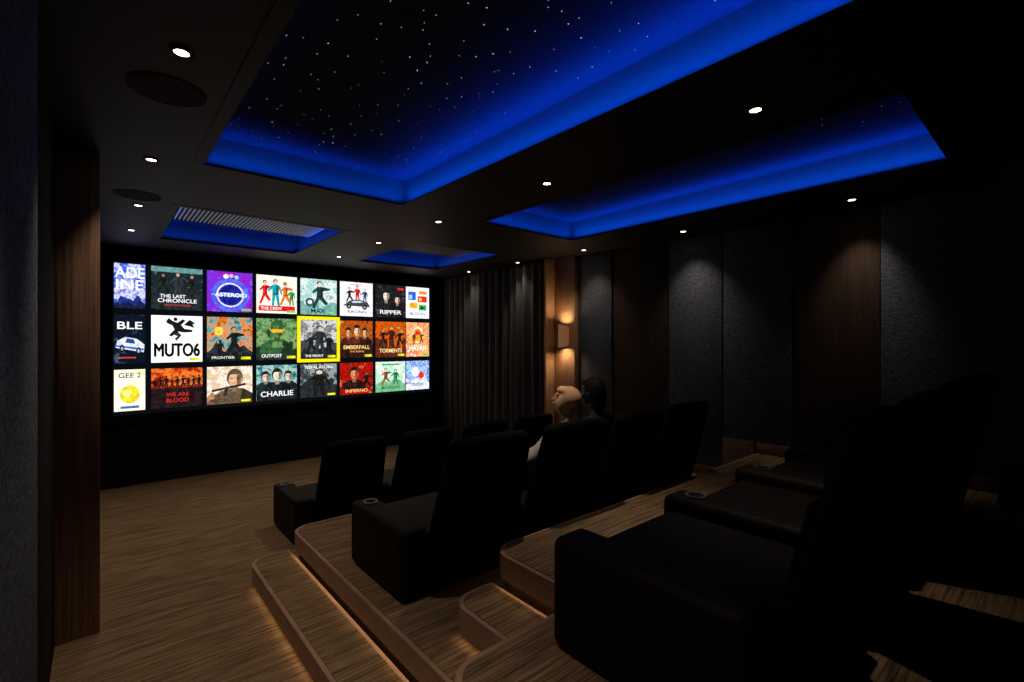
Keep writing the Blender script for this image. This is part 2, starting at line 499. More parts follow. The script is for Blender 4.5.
for (x, y) in ((.225, 2.58), (.215, 4.58)):
    e = empty('ceiling_speaker', (x, y, CEIL), 'round black in-ceiling speaker grille', 'speaker', 'in-ceiling speakers')
    V, F = ring(.138, .145, -.004, 0); mkobj('rim', V, F, M_spk, e, smooth=40)
    bm_obj('grille', cyl_bm(.138, -.003, -.001, 48), M_spk, e)

# ------------------------------------------------------------------ screen with tiles
SX0, SX1, SZ0, SZ1 = .112, 4.30, .838, 2.612
def screen():
    cx = (SX0+SX1)/2
    org = (cx, D-.03, SZ0)
    e = empty('projection_screen', org, 'wide wall screen showing a grid of movie posters on black', 'screen')
    def q(name, x0, z0, x1, z1, y0, y1, mat, bev=0):
        return box(name, (x0-cx, y0, z0-SZ0), (x1-cx, y1, z1-SZ0), mat, e, bev=bev)
    q('screen_surface', SX0, SZ0, SX1, SZ1, .004, .028, emis('screen_black', (.003, .004, .0055), 1))
    w = .075
    q('frame', SX0-w, SZ1, SX1+w, SZ1+w, -.02, .028, M_black, .004)
    q('frame', SX0-w, SZ0-w, SX1+w, SZ0, -.02, .028, M_black, .004)
    q('frame', SX0-w, SZ0, SX0, SZ1, -.02, .028, M_black, .004)
    q('frame', SX1, SZ0, SX1+w, SZ1, -.02, .028, M_black, .004)
    GAIN = 1.28
    cache = {}
    def flat(col, vary=0.0):
        k = (tuple(round(c, 3) for c in col), vary)
        if k not in cache: cache[k] = emis('poster_ink', tuple(c for c in k[0]), GAIN, vary)
        return cache[k]
    def lin(c):
        return tuple(((v/255)/12.92 if v/255 <= .04045 else ((v/255+.055)/1.055)**2.4) for v in c)
    def tex(palette, scale, kind, seed, vert=0.0):
        m, nt, out = newmat('poster_art'); L = nt.links.new
        tc = nt.nodes.new('ShaderNodeTexCoord'); mp = nt.nodes.new('ShaderNodeMapping')
        mp.inputs['Location'].default_value = (seed*3.7, seed*1.3, seed*2.1)
        L(tc.outputs['Object'], mp.inputs['Vector'])
        n = nt.nodes.new('ShaderNodeTexNoise'); n.inputs['Scale'].default_value = scale; n.inputs['Detail'].default_value = 10; n.inputs['Roughness'].default_value = .78; o = n.outputs['Fac']
        L(mp.outputs[0], n.inputs['Vector'])
        r = nt.nodes.new('ShaderNodeValToRGB'); cr = r.color_ramp
        k = len(palette)
        while len(cr.elements) < k: cr.elements.new(.5)
        for i, c in enumerate(palette):
            cr.elements[i].position = .38+.24*i/(k-1)
            cr.elements[i].color = (*lin(c), 1)
        L(o, r.inputs['Fac'])
        em = nt.nodes.new('ShaderNodeEmission'); em.inputs[1].default_value = GAIN
        L(r.outputs[0], em.inputs[0]); L(em.outputs[0], out.inputs[0]); return m
    def textmesh(s, off=None):
        cu = bpy.data.curves.new('t', 'FONT'); cu.body = s; cu.offset = .012 if off is None else off
        ob = bpy.data.objects.new('t', cu); C.objects.link(ob)
        dg = bpy.context.evaluated_depsgraph_get(); dg.update()
        me = bpy.data.meshes.new_from_object(ob.evaluated_get(dg))
        vs = [v.co.copy() for v in me.vertices]; fs = [tuple(p.vertices) for p in me.polygons]
        bpy.data.objects.remove(ob); bpy.data.curves.remove(cu); bpy.data.meshes.remove(me)
        return vs, fs
    cols = [(.017, .0567)]+[(.0646+.0791*i, .0646+.0791*i+.0722) for i in range(6)]+[(.5341, .5949)]
    cols = [(a*D, b*D) for a, b in cols]
    rows = [(1.7+.0532*D, 1.7+.1255*D), (1.7-.0362*D, 1.7+.0432*D), (1.7-.1135*D, 1.7-.0464*D)]
    def circ(cx_, cz_, r, col, n=20, rz=None):
        rz = rz or r
        return ('p', [(cx_+r*math.cos(2*math.pi*k/n), cz_+rz*math.sin(2*math.pi*k/n)) for k in range(n)], col)
    def rect(x0, z0, x1, z1, col): return ('p', [(x0, z0), (x1, z0), (x1, z1), (x0, z1)], col)
    def ringp(cx_, cz_, r0, r1, col):
        out = []
        for k in range(24):
            a = 2*math.pi*k/24; b = 2*math.pi*(k+1)/24
            out.append(('p', [(cx_+r0*math.cos(a), cz_+r0*math.sin(a)), (cx_+r1*math.cos(a), cz_+r1*math.sin(a)), (cx_+r1*math.cos(b), cz_+r1*math.sin(b)), (cx_+r0*math.cos(b), cz_+r0*math.sin(b))], col))
        return out
    def dim(c, k): return tuple(int(v*k) for v in c)
    def fig(x, z, h, col, skin=None, w=1.0, pose=0):
        if pose == 0:
            b = [(-.12, 0), (-.05, 0), (.0, .40), (.07, 0), (.14, 0), (.10, .45), (.11, .62), (.18, .42), (.22, .44), (.16, .74), (.05, .82), (-.05, .82), (-.15, .75), (-.26, .56), (-.23, .53), (-.10, .64), (-.10, .45)]
        else:
            b = [(-.22, .02), (-.14, 0), (.0, .34), (.16, .12), (.24, .18), (.08, .46), (.09, .64), (.30, .70), (.30, .75), (.10, .80), (-.06, .80), (-.22, .60), (-.18, .55), (-.08, .64), (-.08, .42)]
        out = [('p', [(x+a*h*w, z+c*h) for a, c in b], col)]
        out.append(('p', [(x+.02*h*w, z+.44*h), (x+.09*h*w, z+.46*h), (x+.09*h*w, z+.76*h), (x+.03*h*w, z+.80*h)], dim(col, .55)))
        out.append(('p', [(x-.09*h*w, z+.42*h), (x+.09*h*w, z+.43*h), (x+.09*h*w, z+.46*h), (x-.09*h*w, z+.45*h)], dim(col, .4)))
        if skin:
            out.append(circ(x, z+.93*h, .082*h*w, dim(skin, .25), 14, .085*h))
            out.append(circ(x+.01*h, z+.90*h, .062*h*w, skin, 14, .075*h))
        else:
            out.append(circ(x, z+.91*h, .075*h*w, col, 14, .09*h))
        return out
    def bust(x, z, h, col, skin, hair=(20, 16, 14)):
        s = [('p', [(x-.5*h, z), (x+.5*h, z), (x+.46*h, z+.24*h), (x+.2*h, z+.40*h), (x-.2*h, z+.40*h), (x-.46*h, z+.24*h)], col),
             ('p', [(x+.1*h, z), (x+.5*h, z), (x+.46*h, z+.24*h), (x+.2*h, z+.38*h)], dim(col, .5)),
             ('p', [(x-.07*h, z+.3*h), (x+.07*h, z+.3*h), (x+.09*h, z+.48*h), (x-.09*h, z+.48*h)], dim(skin, .6)),
             circ(x, z+.71*h, .19*h, hair, 18, .26*h), circ(x+.01*h, z+.65*h, .155*h, skin, 18, .21*h),
             ('p', [(x+.04*h, z+.45*h), (x+.14*h, z+.54*h), (x+.15*h, z+.78*h), (x+.06*h, z+.80*h)], dim(skin, .5)),
             ('p', [(x-.14*h, z+.80*h), (x+.15*h, z+.80*h), (x+.12*h, z+.90*h), (x-.10*h, z+.92*h)], hair)]
        for sx in (-.065, .06):
            s.append(rect(x+(sx-.03)*h, z+.675*h, x+(sx+.03)*h, z+.695*h, (25, 18, 15)))
        s.append(rect(x-.05*h, z+.545*h, x+.05*h, z+.558*h, dim(skin, .4)))
        return s
    def hills(z, amp, col, seed, n=9):
        rnd = random.Random(seed)
        return [('p', [(1, 0), (1, z)]+[(1-(k+1)/(n+1), z+amp*rnd.random()) for k in range(n)]+[(0, z), (0, 0)], col)]
    def city(z, amp, col, seed, n=10):
        rnd = random.Random(seed); pts = [(1, 0)]
        for k in range(n):
            hgt = z+amp*rnd.random(); xa = 1-k/n; xb = 1-(k+1)/n
            pts += [(xa, hgt), (xb, hgt)]
        return [('p', pts+[(0, 0)], col)]
    def T(s, x0, z0, x1, z1, col): return ('t', s, x0, z0, x1, z1, col)
    Wt = (250, 250, 250); K = (6, 6, 8)
    badge = rect(.74, .03, .96, .09, (245, 220, 30)); gb = rect(.74, .03, .96, .085, (120, 200, 60))
    tiles = {
     (0, 0): (([(15, 40, 170), (60, 100, 230), (220, 225, 255), (60, 40, 170)], 4, 'noise'), hills(.12, .2, (20, 40, 120), 1)+hills(.05, .12, (10, 18, 60), 2)+[T('ADE', .02, .68, .98, .92, Wt), T('INE', .06, .42, .94, .64, Wt)]),
     (0, 1): (([(8, 12, 15), (25, 45, 50), (14, 20, 22), (80, 100, 100)], 7, 'noise'), [rect(0, .88, 1, 1, (90, 140, 140))]+city(.42, .3, (22, 34, 38), 4)+fig(.22, .38, .46, (14, 14, 18), (150, 110, 90), 1, 1)+fig(.5, .34, .54, (44, 44, 52), (200, 155, 130))+fig(.78, .36, .48, (20, 18, 22), (160, 120, 100), 1, 1)+[T('THE LAST', .16, .28, .66, .36, Wt), T('CHRONICLE', .12, .17, .88, .26, Wt), T('NOW SHOWING', .25, .09, .75, .13, (210, 60, 50))]),
     (0, 2): (([(35, 10, 120), (160, 30, 190), (20, 50, 220), (240, 110, 220)], 4, 'noise'), ringp(.5, .42, .27, .31, (190, 235, 255))+ringp(.5, .42, .35, .41, (50, 110, 255))+ringp(.5, .42, .31, .33, (120, 60, 230))+[circ(.5, .42, .26, (15, 20, 130))]+[circ(.5, .42, .42, (120, 170, 255), 24, .04), T('ASTEROID', .16, .37, .86, .47, Wt)]+[circ(.40, .88, .06, (250, 210, 200)), circ(.52, .90, .05, (250, 150, 200)), circ(.63, .87, .05, (120, 220, 250)), gb]),
     (0, 3): (([(250, 245, 235), (245, 225, 190), (250, 250, 248), (180, 215, 200)], 6, 'noise'), fig(.20, .24, .62, (225, 20, 20), (240, 190, 160), 1, 1)+fig(.46, .20, .70, (15, 150, 160), (240, 190, 160), 1.1)+fig(.70, .22, .62, (250, 110, 20), (190, 120, 90), 1, 1)+fig(.86, .22, .46, (60, 140, 60), (230, 180, 150), 1)+[rect(.05, .06, .95, .2, (215, 20, 25)), T('THE CREW', .1, .09, .62, .17, Wt), gb]),
     (0, 4): (([(225, 238, 232), (90, 180, 175), (248, 248, 242), (40, 120, 120)], 6, 'noise'), city(.2, .2, (110, 160, 155), 6)+fig(.52, .18, .76, (25, 50, 55), (230, 195, 175), 1.3, 1)+[circ(.25, .35, .12, (50, 80, 80)), circ(.25, .35, .06, (210, 220, 215)), T('MAX', .28, .05, .68, .17, (10, 40, 40)), gb]),
     (0, 5): (([(252, 252, 252), (235, 235, 235), (252, 252, 252), (200, 200, 205)], 6, 'noise'), fig(.28, .40, .44, (30, 30, 35), (210, 165, 145), 1.1, 1)+fig(.52, .42, .48, (205, 20, 20), (230, 185, 160), 1.1)+fig(.75, .40, .42, (60, 75, 120), (230, 185, 160), 1.1)+[('p', [(.08, .3), (.92, .28), (.84, .42), (.58, .50), (.3, .46)], (60, 65, 75)), ('p', [(.34, .43), (.6, .46), (.7, .41), (.36, .39)], (190, 210, 225)), circ(.26, .28, .075, K), circ(.74, .27, .075, K), circ(.26, .28, .035, (150, 150, 155)), circ(.74, .27, .035, (150, 150, 155)), T('RACING', .22, .09, .78, .17, (15, 15, 20)), T('WHEELS', .3, .90, .7, .95, (200, 25, 25))]),
     (0, 6): (([(6, 6, 8), (35, 35, 40), (10, 10, 12), (90, 90, 95)], 6, 'noise'), bust(.34, .24, .64, (22, 22, 26), (240, 215, 195))+bust(.72, .20, .54, (14, 14, 18), (210, 180, 160))+[T('RIPPER', .14, .10, .86, .22, Wt), rect(.72, .86, .93, .93, (210, 35, 35))]),
     (0, 7): (([(250, 250, 250), (240, 240, 240), (252, 252, 252), (225, 230, 230)], 6, 'noise'), [rect(.1, .58, .42, .85, (20, 95, 220)), rect(.5, .52, .9, .72, (230, 40, 25)), rect(.15, .32, .5, .5, (250, 165, 20)), rect(.55, .26, .88, .44, (35, 175, 65)), rect(.14, .62, .26, .74, (190, 220, 250)), rect(.56, .56, .68, .66, (250, 200, 90)), rect(.62, .30, .76, .38, (20, 60, 30)), T('BLOCKS', .18, .10, .82, .19, (40, 60, 160)), rect(.55, .78, .9, .88, (250, 130, 20))]),
     (1, 0): (([(4, 6, 10), (14, 24, 42), (8, 8, 12), (60, 85, 120)], 5, 'noise'), [('p', [(.05, .32), (.95, .22), (.98, .38), (.72, .50), (.36, .54), (.1, .46)], (215, 235, 250)), ('p', [(.35, .42), (.68, .40), (.62, .49), (.4, .51)], (20, 60, 130)), ('p', [(.05, .34), (.95, .26), (.95, .30), (.05, .38)], (30, 90, 210)), circ(.25, .3, .08, K), circ(.78, .25, .08, K), circ(.25, .3, .04, (170, 180, 190)), circ(.78, .25, .04, (170, 180, 190)), T('BLE', .1, .70, .9, .85, Wt), rect(.1, .10, .7, .13, (190, 60, 50))]),
     (1, 1): (([(255, 255, 255), (250, 250, 250), (255, 255, 255), (240, 240, 240)], 4, 'noise'), [('p', [(.33, .95), (.40, .89), (.50, .85), (.60, .93), (.66, .90), (.57, .80), (.64, .72), (.80, .70), (.79, .65), (.62, .64), (.52, .66), (.38, .55), (.33, .58), (.44, .70), (.40, .79), (.29, .84), (.28, .88)], K), circ(.46, .925, .04, K), ('p', [(.62, .80), (.74, .92), (.86, .84), (.80, .82), (.84, .74), (.72, .78)], K), ('p', [(.40, .60), (.50, .66), (.58, .58), (.48, .46), (.44, .50), (.5, .56)], (40, 40, 44)), ('b', 'MUTO6', .06, .13, .94, .40, K), rect(.74, .03, .95, .09, (240, 215, 30))]),
     (1, 2): (([(20, 70, 85), (80, 160, 160), (245, 130, 30), (25, 35, 38)], 5, 'noise'), hills(.20, .3, (30, 42, 46), 3)+[circ(.25, .68, .10, (255, 200, 80))]+hills(.10, .18, (14, 18, 20), 9)+fig(.58, .12, .66, (16, 18, 20), (180, 135, 100), 1.2, 1)+fig(.28, .12, .36, (15, 15, 18), None, 1.2, 0)+[T('FRONTIER', .1, .05, .60, .11, (230, 230, 220)), badge]),
     (1, 3): (([(12, 30, 18), (50, 105, 60), (140, 175, 110), (12, 18, 14)], 5, 'noise'), city(.2, .25, (24, 40, 28), 8)+bust(.5, .16, .84, (45, 90, 52), (80, 120, 60), (48, 84, 46))+[('p', [(.36, .66), (.64, .66), (.68, .74), (.32, .74)], (240, 165, 35)), ('p', [(.34, .30), (.66, .30), (.60, .44), (.40, .44)], (100, 135, 75)), T('OUTPOST', .12, .06, .62, .14, Wt), badge]),
     (1, 4): (([(160, 165, 170), (70, 75, 80), (225, 228, 228), (30, 32, 35)], 5, 'noise'), city(.25, .35, (60, 64, 68), 12)+hills(.15, .15, (26, 28, 31), 5)+fig(.28, .12, .55, (20, 22, 26), (150, 125, 110), 1.3, 1)+fig(.52, .10, .74, (40, 42, 46), (200, 170, 150), 1.4)+fig(.78, .12, .52, (16, 18, 22), (150, 125, 110), 1.3)+[T('THE FRONT', .12, .05, .62, .11, Wt), badge]),
     (1, 5): (([(45, 15, 6), (210, 90, 15), (95, 20, 12), (255, 190, 75)], 5, 'noise'), bust(.25, .36, .48, (60, 20, 12), (235, 160, 105))+bust(.75, .36, .48, (40, 12, 8), (240, 170, 115))+bust(.5, .34, .58, (90, 30, 14), (250, 190, 130))+[rect(0, 0, 1, .38, (40, 10, 6)), T('EMBERFALL', .1, .24, .9, .34, (255, 215, 120)), T('THE RISING', .28, .15, .72, .20, (230, 160, 80)), badge]),
     (1, 6): (([(30, 10, 4), (245, 95, 5), (120, 40, 10), (255, 200, 50)], 7, 'noise'), city(.25, .3, (90, 30, 8), 15)+fig(.24, .30, .5, (30, 10, 6), (210, 120, 60), 1.2, 1)+fig(.52, .26, .62, (60, 22, 12), (230, 150, 95), 1.2)+fig(.8, .30, .48, (24, 8, 5), (190, 110, 60), 1.2, 1)+[T('TORMENTS', .12, .13, .88, .24, (255, 230, 150)), badge]),
     (1, 7): (([(240, 90, 15), (252, 205, 130), (215, 30, 15), (255, 245, 215)], 5, 'noise'), [circ(.5, .64, .24, (252, 230, 185)), circ(.5, .64, .18, (240, 120, 40)), circ(.5, .64, .12, (210, 30, 15)), ('p', [(.08, .48), (.5, .66), (.92, .48), (.5, .44)], (245, 150, 30))]+fig(.34, .36, .36, (120, 25, 20), (240, 190, 150), 1.1)+fig(.66, .36, .36, (90, 40, 20), (240, 190, 150), 1.1, 1)+[T('HAVAH', .14, .16, .86, .34, (255, 248, 225)), gb]),
     (2, 0): (([(250, 250, 240), (245, 235, 190), (252, 252, 248), (245, 220, 100)], 3, 'noise'), [T('GEE 2', .14, .80, .86, .92, (40, 40, 45)), circ(.5, .40, .32, (250, 210, 40), 24, .22), circ(.42, .44, .16, (252, 232, 120), 20, .10), rect(.2, .06, .8, .12, (60, 100, 170))]),
     (2, 1): (([(70, 10, 8), (170, 35, 10), (250, 130, 45), (100, 20, 12)], 3, 'noise'), [rect(0, 0, 1, .50, (26, 8, 9)), rect(0, .50, 1, .56, (140, 30, 10))]+sum([fig(.07+.107*k, .48, .28+.03*(k % 3), K, None, .8, k % 2) for k in range(9)], [])+[T('WE ARE', .28, .29, .72, .38, (210, 40, 32)), T('BLOOD', .28, .14, .72, .24, (210, 40, 32))]),
     (2, 2): (([(240, 215, 165), (205, 170, 135), (252, 246, 235), (225, 120, 40)], 4, 'noise'), hills(.2, .2, (170, 125, 85), 8)+hills(.05, .15, (110, 75, 50), 11)+bust(.60, .02, .95, (95, 78, 55), (220, 170, 130), (80, 70, 50))+[('p', [(.1, .33), (.85, .48), (.84, .54), (.1, .39)], (35, 30, 28)), ('p', [(.38, .38), (.46, .40), (.42, .22), (.36, .22)], (40, 34, 30)), T('RECON', .08, .06, .46, .14, (60, 40, 30)), badge]),
     (2, 3): (([(12, 45, 50), (50, 130, 130), (175, 210, 205), (10, 20, 24)], 5, 'noise'), bust(.22, .30, .56, (20, 40, 45), (225, 190, 170))+bust(.78, .30, .56, (26, 30, 34), (230, 200, 180))+bust(.5, .24, .70, (12, 22, 26), (240, 210, 190))+[rect(0, 0, 1, .30, (12, 24, 28)), T('CHARLIE', .10, .11, .90, .26, Wt)]),
     (2, 4): (([(60, 70, 70), (18, 20, 22), (160, 170, 170), (10, 10, 12)], 5, 'noise'), city(.3, .35, (30, 34, 36), 21)+fig(.5, .02, .80, (12, 12, 14), (225, 190, 170), 1.7)+[T('TOTAL RECALL', .10, .86, .90, .94, Wt), badge]),
     (2, 5): (([(12, 3, 3), (205, 18, 12), (50, 6, 6), (255, 110, 55)], 4, 'noise'), bust(.42, .16, .74, (40, 5, 7), (230, 130, 90))+fig(.8, .16, .54, (16, 4, 5), (170, 80, 55), 1.3, 1)+[T('INFERNO', .16, .06, .84, .16, (255, 200, 120))]),
     (2, 6): (([(220, 240, 224), (140, 210, 175), (248, 250, 242), (205, 170, 105)], 5, 'noise'), hills(.25, .2, (110, 175, 125), 14)+fig(.33, .24, .54, (130, 80, 40), (235, 200, 170), 1.2, 1)+fig(.66, .24, .50, (30, 120, 80), (235, 200, 170), 1.2)+[T('MEADOW', .2, .09, .8, .18, (30, 65, 45)), rect(.2, .88, .8, .93, (70, 145, 115))]),
     (2, 7): (([(30, 110, 225), (190, 225, 252), (15, 65, 200), (250, 250, 252)], 5, 'noise'), hills(.2, .25, (225, 238, 250), 17)+[circ(.4, .62, .16, (250, 250, 250)), circ(.66, .5, .12, (225, 35, 25)), T('SNOW', .25, .12, .75, .24, (15, 45, 155))]),
    }
    seed = 0
    for (ri, ci), (tx, shapes) in tiles.items():
        seed += 1
        x0, x1 = cols[ci]; z0, z1 = rows[ri]
        w, hh = x1-x0, z1-z0; xc, zc = (x0+x1)/2, (z0+z1)/2
        V = [(-w/2, 0, -hh/2), (w/2, 0, -hh/2), (w/2, 0, hh/2), (-w/2, 0, hh/2)]; F = [(0, 1, 2, 3)]; mi = [0]
        mats = [tex(tx[0], tx[1]*1.6, tx[2], seed)]
        def midx(col, vary=0.0):
            m = flat(lin(col), vary)
            if m not in mats: mats.append(m)
            return mats.index(m)
        lay = 0
        for s in shapes:
            lay += 1; yy = -.0003*lay-.0006
            if s[0] == 'p':
                i = len(V); k = midx(s[2], .4)
                pts = [(max(0, min(1, a)), max(0, min(1, b))) for a, b in s[1]]
                V += [((a-.5)*w, yy, (b-.5)*hh) for a, b in pts]; F.append(tuple(range(i, i+len(pts)))); mi.append(k)
            else:
                kd, txt, a0, b0, a1, b1, col = s
                reps = [(0, 0)] if kd == 't' else [(-.012, 0), (-.006, 0), (0, 0), (.006, 0), (.012, 0), (0, .012), (0, -.012), (-.009, .009), (.009, -.009)]
                vs, fs = textmesh(txt, 0.0 if kd == 'b' else None); k = midx(col)
                mx0 = min(v.x for v in vs); mx1 = max(v.x for v in vs); mz0 = min(v.y for v in vs); mz1 = max(v.y for v in vs)
                for qn, (dx, dz) in enumerate(reps):
                    i = len(V)
                    V += [((a0+dx+(a1-a0)*(v.x-mx0)/(mx1-mx0)-.5)*w, yy-.0001*qn, (b0+dz+(b1-b0)*(v.y-mz0)/(mz1-mz0)-.5)*hh) for v in vs]
                    F += [tuple(i+q_ for q_ in f) for f in fs]; mi += [k]*len(fs)
        mkobj('poster_tile', V, F, mats, e, loc=(xc-cx, -.002, zc-SZ0), midx=mi)
        if (ri, ci) == (1, 4):
            t = .046; ye = emis('highlight_yellow', lin((252, 228, 12)), 1.25)
            oo = [(-w/2-t, -hh/2-t), (w/2+t, -hh/2-t), (w/2+t, hh/2+t), (-w/2-t, hh/2+t)]; ii = [(-w/2, -hh/2), (w/2, -hh/2), (w/2, hh/2), (-w/2, hh/2)]
            V = [(a, 0, b) for a, b in oo]+[(a, 0, b) for a, b in ii]; F = []
            for k in range(4):
                j = (k+1) % 4; F.append((k, j, j+4, k+4))
            tag(mkobj('selection_border', V, F, ye, e, loc=(xc-cx, -.006, zc-SZ0)), 'yellow highlight border')
screen()

# ------------------------------------------------------------------ recliners
PITCH = .69
def recliner_parts(e, both, lean, hw):
    def arm(xa, xb):
        rb('armrest', ((xa+xb)/2, -.335, .197), ((xb-xa)/2, .335, .187), .035, M_leather, e, puff=(.002, 0, .004), n=4, m=4)
        V, F = ring(.034, .043, .387, .394, 32)
        o = mkobj('cup_holder', [(x+(xa+xb)/2, y-.12, z) for x, y, z in V], F, M_chrome, e, smooth=40); tag(o, 'chrome ringed cup holder')
        b = cyl_bm(.035, .384, .389, 24); bmesh.ops.translate(b, verts=b.verts[:], vec=((xa+xb)/2, -.12, 0))
        bm_obj('cup_well', b, M_black, e)
    arm(-.4275, -.2665)
    if both: arm(.2665, .4275)
    rb('base', (0, -.36, .13), (.258, .29, .115), .02, M_leather2, e, n=2, m=2)
    rb('footrest', (0, -.062, .17), (.255, .035, .13), .028, M_leather, e, puff=(0, .008, 0))
    rb('seat_cushion', (0, -.36, .275), (.258, .315, .060), .032, M_leather, e, puff=(0, .004, .008), n=4)
    a = math.radians(lean)
    HL = .435
    bm = rbox(hw, .060, HL, .055, 5, 8, (0, .005, .004))
    for v in bm.verts:
        t = (v.co.z+HL)/(2*HL)
        v.co.y *= 1.3-.45*t; v.co.x *= 1.0-.08*t*t
    bm.transform(Matrix.Translation((0, -.768, .450)) @ Matrix.Rotation(a, 4, 'X'))
    bm_obj('backrest', bm, M_leather2, e, (0, 0, 0), 60)
    ca, sa = math.cos(a), math.sin(a)
    def onback(u, v):
        return (0, -.768+u*ca-v*sa, .450+u*sa+v*ca)
    rb('back_cushion', onback(.058, .02), (hw-.06, .030, .155), .026, M_leather2, e, puff=(0, .012, 0), rotx=a)
    rb('headrest', onback(.044, .312), (hw-.07, .030, .105), .028, M_leather2, e, puff=(0, .010, .004), rotx=a)

protos = {}
def recliner(x, y, z, both, label, group, cup=True, lean=17.0, hw=.292):
    e = empty('recliner_armchair', (x+.4275, y, z), label, 'armchair', group)
    key = (both, lean, hw)
    if key not in protos:
        recliner_parts(e, both, lean, hw)
        protos[key] = [c for c in C.objects if c.parent == e]
        if not cup:
            keep = []
            for c in protos[key]:
                if c.name.split('.')[0] in ('cup_holder', 'cup_well'):
                    d = c.copy(); keep.append(d); C.objects.unlink(c)
                else: keep.append(c)
            protos[key] = keep
    else:
        for c in protos[key]:
            if not cup and c.name.split('.')[0] in ('cup_holder', 'cup_well'): continue
            k = c.copy(); k.parent = e; C.objects.link(k)
X0 = 1.18
for r, (y, z, g) in enumerate(((4.80, 0, 'front row recliners'), (2.92, .323, 'middle row recliners'), (1.17, .643, 'upper row recliners'))):
    for i in range(4):
        plainarm = (r == 2 and i == 0)
        ln, hw = (13.5, .262) if r == 2 else (17.0, .292)
        recliner(X0+(.03 if r == 0 else 0)+i*PITCH, y, z, i == 3, 'black leather cinema recliner with plain rounded armrest at the row end' if plainarm else 'black leather cinema recliner with padded headrest and cup holder', g, not plainarm, ln, hw)

# ------------------------------------------------------------------ people
def tube(bm, pts, rad, seg=16):
    pts = [Vector(p) for p in pts]; R = [(r, r) if not isinstance(r, tuple) else r for r in rad]
    P = []; Q = []
    n = len(pts)
    for i in range(n-1):
        p0 = pts[max(i-1, 0)]; p1 = pts[i]; p2 = pts[i+1]; p3 = pts[min(i+2, n-1)]
        for k in range(5):
            t = k/5
            P.append(.5*((2*p1)+(-p0+p2)*t+(2*p0-5*p1+4*p2-p3)*t*t+(-p0+3*p1-3*p2+p3)*t**3))
            Q.append((R[i][0]*(1-t)+R[i+1][0]*t, R[i][1]*(1-t)+R[i+1][1]*t))
    P.append(pts[-1]); Q.append(R[-1])
    d0 = (P[0]-P[1]).normalized(); d1 = (P[-1]-P[-2]).normalized()
    pre = []; preq = []
    for k in (3, 2, 1):
        a = k*math.pi/2/3.3
        pre.append(P[0]+d0*Q[0][1]*math.sin(a)); preq.append((Q[0][0]*math.cos(a), Q[0][1]*math.cos(a)))
    post = []; postq = []
    for k in (1, 2, 3):
        a = k*math.pi/2/3.3
        post.append(P[-1]+d1*Q[-1][1]*math.sin(a)); postq.append((Q[-1][0]*math.cos(a), Q[-1][1]*math.cos(a)))
    P = pre+P+post; Q = preq+Q+postq
    rings = []
    for i, p in enumerate(P):
        d = (P[min(i+1, len(P)-1)]-P[max(i-1, 0)]).normalized()
        u = Vector((1, 0, 0))-d*d.x
        if u.length < .2: u = Vector((0, 1, 0))-d*d.y
        u.normalize(); v = d.cross(u)
        rings.append([bm.verts.new(p+u*Q[i][0]*math.cos(2*math.pi*k/seg)+v*Q[i][1]*math.sin(2*math.pi*k/seg)) for k in range(seg)])
    for a, b in zip(rings, rings[1:]):
        for k in range(seg):
            j = (k+1) % seg; bm.faces.new([a[k], a[j], b[j], b[k]])
    bm.faces.new(list(reversed(rings[0]))); bm.faces.new(rings[-1])

def ell(bm, c, r, M=None, f=None):
    g = bmesh.ops.create_icosphere(bm, subdivisions=4, radius=1)
    for v in g['verts']:
        p = Vector((v.co.x*r[0], v.co.y*r[1], v.co.z*r[2]))
        if f: p = f(p)
        p += Vector(c); v.co = (M @ p) if M else p

def bake(name, bm, mat, parent, voxel=.006, smooth=6):
    bmesh.ops.recalc_face_normals(bm, faces=bm.faces[:])
    me = bpy.data.meshes.new('tmp'); bm.to_mesh(me); bm.free()
    o = bpy.data.objects.new('tmp', me); C.objects.link(o)
    m = o.modifiers.new('r', 'REMESH'); m.mode = 'VOXEL'; m.voxel_size = voxel
    s = o.modifiers.new('s', 'SMOOTH'); s.iterations = smooth; s.factor = .5
    dg = bpy.context.evaluated_depsgraph_get(); dg.update()
    me2 = bpy.data.meshes.new_from_object(o.evaluated_get(dg)); me2.name = name
    bpy.data.objects.remove(o)
    me2.materials.clear(); me2.materials.append(mat)
    for p in me2.polygons: p.use_smooth = True
    k = bpy.data.objects.new(name, me2); link(k, parent); return k

